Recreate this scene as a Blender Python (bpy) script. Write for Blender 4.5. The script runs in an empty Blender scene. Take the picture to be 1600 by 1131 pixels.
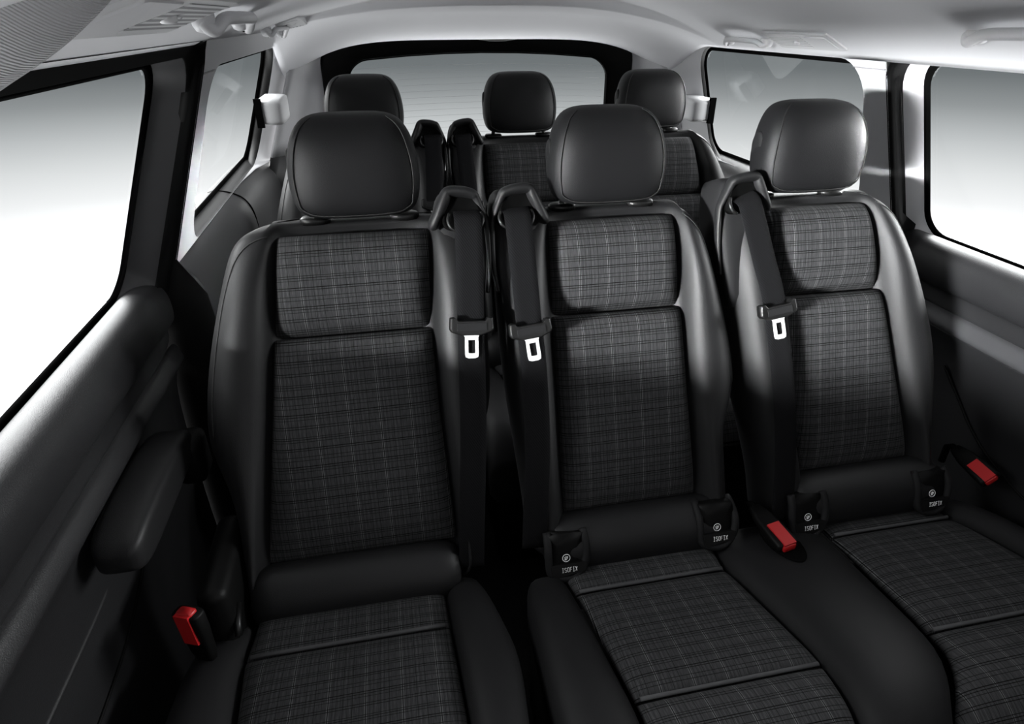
import bpy, math
import numpy as np
from mathutils import Matrix, Vector

# ------------------------------------------------------------------ camera, world, lights
scene = bpy.context.scene
col = scene.collection
scene.view_settings.view_transform = 'Standard'
scene.view_settings.look = 'None'
scene.view_settings.gamma = 1.0
scene.view_settings.exposure = 0.0
scene.view_settings.use_curve_mapping = False

FPX, TH, PH, RO = 979.41, .1973, .5020, -.0021
CAM = np.array([-.38232, 0.0, 1.32])
Fv = np.array([math.sin(TH) * math.cos(PH), math.cos(TH) * math.cos(PH), -math.sin(PH)])
R0 = np.array([math.cos(TH), -math.sin(TH), 0.0])
U0 = np.cross(R0, Fv)
Rv = R0 * math.cos(RO) + U0 * math.sin(RO)
Uv = U0 * math.cos(RO) - R0 * math.sin(RO)
cd = bpy.data.cameras.new('camera')
cam = bpy.data.objects.new('camera', cd)
col.objects.link(cam)
cd.sensor_width = 36.0
cd.lens = FPX / 1600 * 36.0
cd.clip_start = .02
cam.matrix_world = Matrix(((Rv[0], Uv[0], -Fv[0], CAM[0]), (Rv[1], Uv[1], -Fv[1], CAM[1]),
                           (Rv[2], Uv[2], -Fv[2], CAM[2]), (0, 0, 0, 1)))
scene.camera = cam

# studio surroundings: white floor below, darker towards the horizon, soft light from high up
wd = bpy.data.worlds.new('studio')
scene.world = wd
wd.use_nodes = True
nt = wd.node_tree
bg = nt.nodes['Background']
tc = nt.nodes.new('ShaderNodeTexCoord')
sep = nt.nodes.new('ShaderNodeSeparateXYZ')
mr = nt.nodes.new('ShaderNodeMapRange')
cr = nt.nodes.new('ShaderNodeValToRGB')
nt.links.new(tc.outputs['Generated'], sep.inputs[0])
nt.links.new(sep.outputs['Z'], mr.inputs['Value'])
mr.inputs['From Min'].default_value = -.5
mr.inputs['From Max'].default_value = .5
nt.links.new(mr.outputs[0], cr.inputs[0])
WORLD = [(-.50, (7.0, 7.0, 7.0)), (-.34, (3.2, 3.2, 3.2)), (-.25, (1.45, 1.45, 1.45)), (-.205, (1.0, 1.0, 1.0)), (-.165, (.78, .79, .79)),
         (-.13, (.55, .565, .57)), (-.095, (.31, .325, .33)), (-.06, (.17, .185, .19)), (0.0, (.12, .135, .14)),
         (.035, (.5, .5, .5)), (.08, (2.0, 2.0, 2.0)), (.30, (2.2, 2.2, 2.2)), (.5, (1.5, 1.5, 1.5))]
while len(cr.color_ramp.elements) < len(WORLD):
    cr.color_ramp.elements.new(.5)
for e, (z, c) in zip(cr.color_ramp.elements, WORLD):
    e.position = z + .5
    e.color = (*c, 1)
mf = nt.nodes.new('ShaderNodeMapRange')
mf.inputs['From Min'].default_value = -.75
mf.inputs['From Max'].default_value = -.05
mf.inputs['To Min'].default_value = .05
nt.links.new(sep.outputs['Y'], mf.inputs['Value'])
mm = nt.nodes.new('ShaderNodeVectorMath')
mm.operation = 'SCALE'
nt.links.new(cr.outputs[0], mm.inputs[0])
# low surroundings dimmed towards the rear, to hold back light on the rear ceiling
my = nt.nodes.new('ShaderNodeMapRange')
for k_, v_ in (('From Min', .25), ('From Max', .5), ('To Min', 1.0), ('To Max', 0.0)):
    my.inputs[k_].default_value = v_
nt.links.new(sep.outputs['Y'], my.inputs['Value'])
mz = nt.nodes.new('ShaderNodeMapRange')
for k_, v_ in (('From Min', -.34), ('From Max', -.22), ('To Min', .40), ('To Max', 1.0)):
    mz.inputs[k_].default_value = v_
nt.links.new(sep.outputs['Z'], mz.inputs['Value'])
mx_ = nt.nodes.new('ShaderNodeMath')
mx_.operation = 'MAXIMUM'
nt.links.new(my.outputs[0], mx_.inputs[0])
nt.links.new(mz.outputs[0], mx_.inputs[1])
ml_ = nt.nodes.new('ShaderNodeMath')
ml_.operation = 'MULTIPLY'
nt.links.new(mf.outputs[0], ml_.inputs[0])
nt.links.new(mx_.outputs[0], ml_.inputs[1])
nt.links.new(ml_.outputs[0], mm.inputs['Scale'])
nt.links.new(mm.outputs[0], bg.inputs['Color'])
bg.inputs['Strength'].default_value = 1.0


def area(name, loc, target, size, size_y, power, spread=math.pi):
    d = bpy.data.lights.new(name, 'AREA')
    d.shape = 'RECTANGLE'
    d.size, d.size_y, d.energy = size, size_y, power
    d.spread = spread
    o = bpy.data.objects.new(name, d)
    col.objects.link(o)
    o.location = loc
    o.rotation_euler = (Vector(target) - Vector(loc)).to_track_quat('-Z', 'Y').to_euler()
    return o


# unseen studio lights: softboxes outside both sides, fills added at the windscreen and windows
area('left_front_softbox', (-3.1, -1.05, 1.20), (.58, 1.0, .95), .85, .16, 11.5, math.radians(15.5))
area('left_pillar_fill', (3.4, 1.62, 1.40), (-.72, 1.34, 1.07), .8, .2, 2.5, math.radians(12))  # narrow lamp added out of view to brighten the left pillar
area('windscreen_fill', (.1, -1.9, 1.30), (.1, 1.1, .90), 1.5, .22, 3.5)  # added front fill, entering where the windscreen would be
area('left_window_fill', (-2.6, .6, 2.3), (-.4, 1.0, .75), 1.6, 1.0, 45)  # added fill from above for the left window shelf
area('right_window_fill', (3.4, .8, 1.7), (-.8, .8, .66), 1.8, .6, 150)  # added fill reaching the armrest and the left door lining
area('left_rear_softbox', (-3.4, 4.4, 2.75), (-.8, 1.0, .9), 3.2, 2.0, 400)  # added out of view to put glare on the left window shelf
area('right_rear_softbox', (3.4, 4.4, 2.75), (.8, 1.0, .9), 3.2, 2.0, 460)  # added likewise for the right shelf and the rear left trim

# ------------------------------------------------------------------ materials
def nodes_of(m):
    return m.node_tree.nodes, m.node_tree.links


def mat(name, color, rough=.5, metal=0.0, bump=None, spec=.5, sheen=0.0, coat=0.0):
    m = bpy.data.materials.new(name)
    m.use_nodes = True
    n, l = nodes_of(m)
    b = n['Principled BSDF']
    b.inputs['Base Color'].default_value = (*color, 1)
    b.inputs['Roughness'].default_value = rough
    b.inputs['Metallic'].default_value = metal
    b.inputs['Specular IOR Level'].default_value = spec
    b.inputs['Sheen Weight'].default_value = sheen
    b.inputs['Coat Weight'].default_value = coat
    if bump:
        scale, strength, dist = bump
        t = n.new('ShaderNodeTexCoord')
        x = n.new('ShaderNodeTexNoise')
        x.inputs['Scale'].default_value = scale
        x.inputs['Detail'].default_value = 3
        bp = n.new('ShaderNodeBump')
        bp.inputs['Strength'].default_value = strength
        bp.inputs['Distance'].default_value = dist
        l.new(t.outputs['Object'], x.inputs['Vector'])
        l.new(x.outputs['Fac'], bp.inputs['Height'])
        l.new(bp.outputs[0], b.inputs['Normal'])
    return m


M = {}
M['leather'] = mat('black_leather', (.008, .008, .0085), .50, bump=(950, .45, .0006), spec=.30)
M['leather_soft'] = mat('black_soft_trim', (.0095, .0095, .010), .62, bump=(1100, .4, .0005), spec=.16)
M['head'] = mat('headrest_cover', (.0055, .0055, .006), .52, bump=(900, .5, .0006), spec=.25)
M['piping'] = mat('grey_piping', (.065, .065, .067), .8, spec=.1)
M['seam'] = mat('seam_thread', (.004, .004, .004), .7)
M['headliner'] = mat('grey_headliner_cloth', (.85, .85, .875), .95, bump=(700, .25, .0008), spec=.2)
M['light_trim'] = mat('light_grey_plastic', (.60, .60, .615), .5, bump=(1200, .15, .0004))
M['cover'] = mat('pale_grey_plastic', (.68, .68, .69), .45)
M['dark_trim'] = mat('black_grained_plastic', (.010, .010, .0108), .45, bump=(700, .5, .0008))
M['mid_trim'] = mat('dark_grey_plastic', (.034, .034, .036), .5, bump=(700, .3, .0006))
M['rubber'] = mat('black_rubber', (.003, .003, .003), .8, spec=.01)
M['black'] = mat('black_plastic', (.003, .003, .003), .5, spec=.12)
M['gloss'] = mat('gloss_black_plastic', (.005, .005, .005), .38, spec=.35)
M['chrome'] = mat('chrome', (.8, .8, .8), .15, 1.0)
M['tongue'] = mat('satin_steel', (.82, .82, .82), .42, .35)
M['red'] = mat('red_button', (.42, .010, .012), .4)
M['white_print'] = mat('white_print', (.75, .75, .75), .6)
M['carpet'] = mat('black_carpet', (.012, .012, .012), 1.0, bump=(300, .6, .002), spec=.1)
M['grille'] = mat('grey_lamp_plastic', (.66, .66, .675), .4)
M['lens'] = mat('lamp_lens', (.66, .66, .68), .5)
M['louvre'] = mat('grey_louvre_shadow', (.30, .30, .31), .6)


def webbing():
    m = mat('black_webbing', (.007, .007, .0075), .8, spec=.03)
    n, l = nodes_of(m)
    b = n['Principled BSDF']
    t = n.new('ShaderNodeTexCoord')
    mp = n.new('ShaderNodeMapping')
    mp.inputs['Rotation'].default_value = (0, 0, .6)
    w = n.new('ShaderNodeTexWave')
    w.inputs['Scale'].default_value = 90
    w.inputs['Distortion'].default_value = .3
    bp = n.new('ShaderNodeBump')
    bp.inputs['Strength'].default_value = .35
    bp.inputs['Distance'].default_value = .0006
    l.new(t.outputs['UV'], mp.inputs[0])
    l.new(mp.outputs[0], w.inputs[0])
    l.new(w.outputs['Fac'], bp.inputs['Height'])
    l.new(bp.outputs[0], b.inputs['Normal'])
    return m


M['web'] = webbing()


def ribbed():
    m = mat('ribbed_grey_knit', (.62, .62, .635), .9, spec=.2)
    n, l = nodes_of(m)
    b = n['Principled BSDF']
    t = n.new('ShaderNodeTexCoord')
    w = n.new('ShaderNodeTexWave')
    w.inputs['Scale'].default_value = 60
    w.inputs['Distortion'].default_value = 1.2
    w.inputs['Detail Scale'].default_value = .3
    bp = n.new('ShaderNodeBump')
    bp.inputs['Strength'].default_value = .7
    bp.inputs['Distance'].default_value = .002
    l.new(t.outputs['UV'], w.inputs[0])
    l.new(w.outputs['Fac'], bp.inputs['Height'])
    l.new(bp.outputs[0], b.inputs['Normal'])
    return m


M['ribbed'] = ribbed()


def plaid():
    """woven grey check: UV is in metres, u across and v along the seat"""
    m = mat('grey_plaid_cloth', (.06, .06, .062), .9, spec=.10)
    n, l = nodes_of(m)
    b = n['Principled BSDF']
    t = n.new('ShaderNodeTexCoord')
    s = n.new('ShaderNodeSeparateXYZ')
    l.new(t.outputs['UV'], s.inputs[0])

    def stripes(out, period, base, lines):
        d = n.new('ShaderNodeMath'); d.operation = 'DIVIDE'
        d.inputs[1].default_value = period
        f = n.new('ShaderNodeMath'); f.operation = 'FRACT'
        l.new(out, d.inputs[0]); l.new(d.outputs[0], f.inputs[0])
        r = n.new('ShaderNodeValToRGB')
        r.color_ramp.interpolation = 'CONSTANT'
        st = [(0.0, base)]
        for a, w, v in lines:
            st += [(a, v), (a + w, base)]
        el = r.color_ramp.elements
        while len(el) < len(st):
            el.new(.99)
        for e, (p, v) in zip(el, st):
            e.position = p
            e.color = (v, v, v, 1)
        l.new(f.outputs[0], r.inputs[0])
        return r.outputs[0]

    P = .054
    warp = stripes(s.outputs['X'], P, .5, [(.02, .020, .98), (.044, .022, .0), (.073, .018, .92), (.16, .013, .25), (.215, .013, .62),
                                          (.26, .013, .2), (.33, .013, .62), (.385, .013, .3), (.44, .014, .15), (.50, .013, .65),
                                          (.56, .014, .25), (.63, .013, .62), (.69, .016, .10), (.76, .013, .35), (.88, .014, .3)])
    Q = .092
    weft = stripes(s.outputs['Y'], Q, .5, [(.02, .013, .0), (.062, .013, .0), (.19, .012, .1), (.235, .013, .0), (.275, .012, .1),
                                          (.44, .013, .0), (.485, .013, .0), (.61, .012, .15), (.665, .013, .0), (.71, .013, .0),
                                          (.83, .012, .1), (.9, .012, .1)])
    mp = n.new('ShaderNodeMapping')
    mp.inputs['Scale'].default_value = (620, 60, 1)
    l.new(t.outputs['UV'], mp.inputs[0])
    noi = n.new('ShaderNodeTexNoise')
    noi.inputs['Scale'].default_value = 1.0
    noi.inputs['Detail'].default_value = 2
    l.new(mp.outputs[0], noi.inputs['Vector'])
    a = n.new('ShaderNodeMath'); a.operation = 'MULTIPLY'          # warp*weft*4*.. -> value
    l.new(warp, a.inputs[0]); l.new(weft, a.inputs[1])
    # dashed thread: weft noise breaks the bright warp lines up
    a2 = n.new('ShaderNodeMath'); a2.operation = 'MULTIPLY_ADD'
    l.new(noi.outputs['Fac'], a2.inputs[0]); a2.inputs[1].default_value = .9; a2.inputs[2].default_value = .55
    a3 = n.new('ShaderNodeMath'); a3.operation = 'MULTIPLY'
    l.new(a.outputs[0], a3.inputs[0]); l.new(a2.outputs[0], a3.inputs[1])
    r = n.new('ShaderNodeValToRGB')
    r.color_ramp.elements[0].position = 0.0
    r.color_ramp.elements[0].color = (.003, .003, .003, 1)
    r.color_ramp.elements[1].position = .55
    r.color_ramp.elements[1].color = (.105, .105, .108, 1)
    e = r.color_ramp.elements.new(.25)
    e.color = (.032, .032, .033, 1)
    l.new(a3.outputs[0], r.inputs[0])
    l.new(r.outputs[0], b.inputs['Base Color'])
    bp = n.new('ShaderNodeBump')
    bp.inputs['Strength'].default_value = .5
    bp.inputs['Distance'].default_value = .0005
    l.new(a3.outputs[0], bp.inputs['Height'])
    l.new(bp.outputs[0], b.inputs['Normal'])
    return m


M['plaid'] = plaid()


def glass():
    m = bpy.data.materials.new('window_glass')
    m.use_nodes = True
    n, l = nodes_of(m)
    n.remove(n['Principled BSDF'])
    o = n['Material Output']
    tr = n.new('ShaderNodeBsdfTransparent')
    tr.inputs['Color'].default_value = (.975, .985, .988, 1)
    gl = n.new('ShaderNodeBsdfGlossy')
    gl.inputs['Roughness'].default_value = .02
    mx = n.new('ShaderNodeMixShader')
    fr = n.new('ShaderNodeFresnel')
    fr.inputs['IOR'].default_value = 1.25
    ml = n.new('ShaderNodeMath'); ml.operation = 'MULTIPLY'; ml.inputs[1].default_value = .05
    l.new(fr.outputs[0], ml.inputs[0])
    l.new(ml.outputs[0], mx.inputs[0])
    l.new(tr.outputs[0], mx.inputs[1])
    l.new(gl.outputs[0], mx.inputs[2])
    l.new(mx.outputs[0], o.inputs['Surface'])
    return m


M['glass'] = glass()

# ------------------------------------------------------------------ mesh helpers
def empty(name, loc, label=None, cat=None, group=None, kind=None):
    o = bpy.data.objects.new(name, None)
    o.empty_display_size = .05
    col.objects.link(o)
    o.location = loc
    tag(o, label, cat, group, kind)
    return o


def tag(o, label=None, cat=None, group=None, kind=None):
    if label: o['label'] = label
    if cat: o['category'] = cat
    if group: o['group'] = group
    if kind: o['kind'] = kind
    return o


def mesh(name, verts, faces, m, parent=None, sub=0, smooth=True, uv=None, origin=None, kind=None, label=None):
    me = bpy.data.meshes.new(name)
    v = np.array(verts, float)
    if origin is not None:
        v = v - np.array(origin, float)
    me.from_pydata([tuple(p) for p in v], [], [tuple(f) for f in faces])
    if uv is not None:
        ul = me.uv_layers.new(name='uv')
        for lp in me.loops:
            ul.data[lp.index].uv = uv[lp.vertex_index]
    me.materials.append(m)
    for p in me.polygons:
        p.use_smooth = smooth
    import bmesh
    bm = bmesh.new(); bm.from_mesh(me)
    bmesh.ops.recalc_face_normals(bm, faces=bm.faces)
    bm.to_mesh(me); bm.free()
    me.update()
    o = bpy.data.objects.new(name, me)
    col.objects.link(o)
    if parent is not None:
        o.parent = parent
    elif origin is not None:
        o.location = origin
    if sub:
        s = o.modifiers.new('sub', 'SUBSURF')
        s.levels = s.render_levels = sub
    tag(o, label=label, kind=kind)
    return o


def loft(rows, closed=True, cap=True):
    n = len(rows[0])
    v = [p for r in rows for p in r]
    f = []
    for i in range(len(rows) - 1):
        for j in range(n if closed else n - 1):
            k = (j + 1) % n
            f.append((i * n + j, i * n + k, (i + 1) * n + k, (i + 1) * n + j))
    if cap and closed:
        f.append(tuple(reversed(range(n))))
        f.append(tuple(range((len(rows) - 1) * n, len(rows) * n)))
    return v, f


def join(*parts):
    V, Fc = [], []
    for v, f in parts:
        b = len(V)
        V += list(v)
        Fc += [tuple(i + b for i in q) for q in f]
    return V, Fc


def tube(path, r, n=8, closed=False, flat=None):
    """round (or elliptical: flat=(normal, ratio)) sweep along a 3D path"""
    P = [np.array(p, float) for p in path]
    rows = []
    up = np.array([0, 0, 1.0])
    N = len(P)
    prev = None
    for i, p in enumerate(P):
        a = P[(i - 1) % N] if (closed or i > 0) else P[0]
        b = P[(i + 1) % N] if (closed or i < N - 1) else P[-1]
        t = b - a
        t /= max(1e-9, np.linalg.norm(t))
        if flat is not None:
            nn = np.array(flat[0], float)
            nn = nn - t * (nn @ t)
        elif prev is None:
            nn = np.cross(t, up)
            if np.linalg.norm(nn) < 1e-3: nn = np.cross(t, np.array([0, 1.0, 0]))
        else:
            nn = prev - t * (prev @ t)
        nn /= np.linalg.norm(nn)
        prev = nn
        bb = np.cross(t, nn)
        rr = r[i] if hasattr(r, '__len__') else r
        k = flat[1] if flat is not None else 1.0
        rows.append([p + nn * rr * k * math.cos(a_) + bb * rr * math.sin(a_) for a_ in np.linspace(0, 2 * math.pi, n, endpoint=False)])
    if closed:
        rows.append(rows[0])
        return loft(rows, True, False)
    return loft(rows, True, True)


def smooth_path(pts, n=6, closed=False):
    P = [np.array(p, float) for p in pts]
    out = []
    N = len(P)
    for i in range(N if closed else N - 1):
        g = lambda k: P[k % N] if closed else P[min(N - 1, max(0, k))]
        p0, p1, p2, p3 = g(i - 1), g(i), g(i + 1), g(i + 2)
        for t in np.linspace(0, 1, n, endpoint=False):
            out.append(.5 * (2 * p1 + (p2 - p0) * t + (2 * p0 - 5 * p1 + 4 * p2 - p3) * t * t + (3 * p1 - p0 - 3 * p2 + p3) * t ** 3))
    if not closed: out.append(P[-1])
    return out


def box(c, s, r=.004, seg=2, rot=None):
    """rounded box -> verts, faces"""
    import bmesh
    bm = bmesh.new()
    bmesh.ops.create_cube(bm, size=1.0)
    for v in bm.verts:
        v.co = Vector((v.co.x * s[0], v.co.y * s[1], v.co.z * s[2]))
    if r > 0:
        bmesh.ops.bevel(bm, geom=list(bm.edges), offset=min(r, min(s) * .49), segments=seg, profile=.5, affect='EDGES')
    V = []
    for v in bm.verts:
        q = np.array(v.co)
        if rot is not None: q = np.array(rot @ Vector(q))
        V.append(q + np.array(c))
    bm.verts.index_update()
    Fc = [tuple(v.index for v in f.verts) for f in bm.faces]
    bm.free()
    return V, Fc


def superell(cx, cy, z, a, b, n=3.2, k=28):
    out = []
    for t in np.linspace(0, 2 * math.pi, k, endpoint=False):
        c, s = math.cos(t), math.sin(t)
        out.append(np.array([cx + a * math.copysign(abs(c) ** (2 / n), c), cy + b * math.copysign(abs(s) ** (2 / n), s), z]))
    return out


def grid(fn, us, vs):
    V = [fn(u, v) for v in vs for u in us]
    n = len(us)
    Fc = [(j * n + i, j * n + i + 1, (j + 1) * n + i + 1, (j + 1) * n + i) for j in range(len(vs) - 1) for i in range(n - 1)]
    return V, Fc


def solid(o, t, off=-1):
    s = o.modifiers.new('thick', 'SOLIDIFY')
    s.thickness = t
    s.offset = off
    return o


def copy_tree(o, parent=None):
    c = o.copy()
    col.objects.link(c)
    c.parent = parent
    for ch in list(o.children):
        copy_tree(ch, c)
    return c


def sstep(a, b, t):
    t = np.clip((t - a) / (b - a), 0, 1)
    return t * t * (3 - 2 * t)


# ------------------------------------------------------------------ the cabin shell
XI0, ZI0 = .655, 1.285                      # inner skin half-width at the top


def xi(z):                                  # inner trim half-width
    return XI0 + .37 * (ZI0 - z)


def xg(z):                                  # side glass half-width
    return .90 - .385 * (z - .868)


def zceil(x, y):
    r = float(sstep(2.05, 2.44, y))
    c = 1.40 - .015 * sstep(.8, 1.85, y) - .030 * sstep(1.955, 1.972, y) - .022 * sstep(1.9, 2.15, y) - .079 * sstep(2.1, 2.44, y)
    e = 1.264 + ((1.285 if x < 0 else 1.243) - 1.264) * min(1, abs(x) / .3)
    e = e + (1.135 - e) * r
    t = min(1.2, abs(x) / .66)
    return e + (c - e) * (1 - t ** (2.6 + 2.4 * r))


def nceil(x, y):
    h = .01
    n = np.array([(zceil(x + h, y) - zceil(x - h, y)) / (2 * h), (zceil(x, y + h) - zceil(x, y - h)) / (2 * h), -1.0])
    return n / np.linalg.norm(n)


# ceiling
xs = np.concatenate([np.linspace(-.668, -.4, 16), np.linspace(-.36, .36, 19), np.linspace(.4, .668, 16)])
ys = np.concatenate([np.linspace(-.9, 1.8, 28), np.linspace(1.83, 2.43, 101)])
v, f = grid(lambda x, y: np.array([x, y, zceil(x, y)]), list(xs), list(ys))
ceil = mesh('ceiling', v, f, M['headliner'], kind='structure')
solid(ceil, .02, 1)

# floor
v, f = box((0, .85, -.02), (1.78, 3.6, .04), .0)
mesh('floor', v, f, M['carpet'], smooth=False, kind='structure')


def rloop(y0, y1, z0, z1, r, k=8):
    """rounded rectangle in (y, z); r = radius or four radii (y1z1, y0z1, y0z0, y1z0)"""
    rr = r if hasattr(r, '__len__') else (r,) * 4
    out = []
    for (cy, cz, a0), q in zip(((y1, z1, 0), (y0, z1, 90), (y0, z0, 180), (y1, z0, 270)), rr):
        sy = -1 if cy == y1 else 1
        sz = -1 if cz == z1 else 1
        for a in np.linspace(a0, a0 + 90, k):
            out.append((cy + sy * q + q * math.cos(math.radians(a)), cz + sz * q + q * math.sin(math.radians(a))))
    full = []
    for i in range(4):
        full += out[i * k:(i + 1) * k]
        p, q = out[(i + 1) * k - 1], out[((i + 1) * k) % (4 * k)]
        full += [(p[0] + (q[0] - p[0]) * t, p[1] + (q[1] - p[1]) * t) for t in (1 / 6, 2 / 6, 3 / 6, 4 / 6, 5 / 6)]
    return full


def side_ring(name, sgn, loops, m, parent=None, kind=None):
    """loops: list of (yz loop, x function or list)"""
    rows = []
    for lp, xf in loops:
        rows.append([np.array([sgn * xf(z), y, z]) for (y, z) in lp])
    v, f = loft(rows, True, False)
    return mesh(name, v, f, m, parent, kind=kind)


def pane(name, sgn, lp, xf, t=.004):
    a = [np.array([sgn * xf(z), y, z]) for y, z in lp]
    b = [p + np.array([sgn * t, 0, 0]) for p in a]
    v, f = loft([a, b], True, True)
    return mesh(name, v, f, M['glass'], smooth=False, kind='structure')


def skew(lp, z0, dy):
    return [(y + dy * (z - z0), z) for y, z in lp]


# ---- sliding doors with their windows
def door(name, wname, sgn, reveal_mat, top_z, glass_rear, side):
    root = empty(name, (sgn * .86, .6, 0), kind='structure')
    O = root.location
    yf = -.75
    sk = .08 if sgn < 0 else -.02
    top = 1.248 if sgn < 0 else 1.238
    L0 = skew(rloop(yf, glass_rear, .868, top, .05), .868, sk)
    L1 = skew(rloop(yf - .012, glass_rear + .009, .857, top + .010, .058), .868, sk)
    rv = .020 if sgn > 0 else .012
    dx = .040 if sgn > 0 else .062
    L2 = skew(rloop(yf - .03, glass_rear + .012 + rv, .845, top + .017, (.075, .05, .05, .03)), .868, sk * .6)
    L3 = rloop(yf - .04, 1.268, .80, top_z, (.045, .03, .03, .01))
    L4 = rloop(yf - .04, 1.272, .80, top_z + .004, (.045, .03, .03, .01))
    pane(wname, sgn, L0, xg)
    def add(nm, loops, m):
        rows = [[np.array([sgn * xf(z), y, z]) - np.array(O) for y, z in lp] for lp, xf in loops]
        v, f = loft(rows, True, False)
        return mesh(nm, v, f, m, root)
    add('window_seal', [(L0, lambda z: xg(z) - .0005), (L0, lambda z: xg(z) - .006), (L1, lambda z: xg(z) - .010), (L1, lambda z: xg(z) - .004)], M['rubber'])
    add('window_reveal', [(L1, lambda z: xg(z) - .006), (L1, lambda z: xg(z) - .010), (L2, lambda z: xg(z) - dx)], reveal_mat)
    add('door_rubber', [(L2, lambda z: xg(z) - dx + .001), (L2, lambda z: xg(z) - dx - .006), (L3, lambda z: xi(z) + .012), (L4, lambda z: xi(z) - .002), (L4, lambda z: xi(z) + .03)], M['black'])
    # door lining: profile across (half-width x, z), swept along the door
    prof = [(.889, .846), (.887, .859), (.872, .865), (.852, .864), (.837, .857), (.829, .840), (.827, .815), (.829, .790),
            (.837, .783), (.846, .780), (.850, .765), (.848, .732)]
    low = [(.848, .732), (.842, .729), (.838, .725), (.831, .704), (.834, .699), (.845, .695)]
    bot = [(.845, .695), (.858, .66), (.864, .625), (.868, .56), (.870, .40), (.868, .20), (.85, .04)]
    def strip(nm, pr, m, sub=1):
        def fn(i, y):
            x, z = pr[int(i)]
            return np.array([sgn * x, y, z]) - np.array(O)
        v, f = grid(fn, list(range(len(pr))), list(np.linspace(-.8, 1.262, 9)))
        o = mesh(nm, v, f, m, root, sub=sub)
        return solid(o, .012, 0)
    strip('window_shelf', prof, M['dark_trim'], 2)
    strip('grab_rail', low, M['mid_trim'] if sgn > 0 else M['dark_trim'], 2)
    strip('lower_lining', bot, M['dark_trim'], 2)
    v, f = tube([np.array([sgn * .838, y, .7795]) - np.array(O) for y in np.linspace(-.8, 1.255, 9)], .0028, 8)
    mesh('panel_rim', v, f, M['mid_trim'], root)
    if sgn < 0:
        v, f = tube(smooth_path([np.array([-x, y, z]) - np.array(O) for x, y, z in ((.866, .10, .546), (.864, .5, .546), (.864, .76, .546), (.868, .79, .552), (.870, .80, .57))], 5), .005, 8)
        mesh('map_pocket_rim', v, f, M['dark_trim'], root)
    # pocket lid line curving down along the lining
    pts = [(.8555, 1.05, .61), (.862, 1.0, .56), (.864, .93, .50), (.866, .84, .455), (.866, .7, .43), (.866, .3, .42)]
    v, f = tube([np.array([sgn * (x - .004), y, z]) - np.array(O) for x, y, z in smooth_path(pts, 5)], .003, 6)
    mesh('pocket_rim', v, f, M['black'], root)
    return root


door('door_1', 'window_1', -1, M['mid_trim'], 1.284, 1.232, 'left')
door('door_2', 'window_2', 1, M['light_trim'], 1.243, 1.252, 'right')


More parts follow.
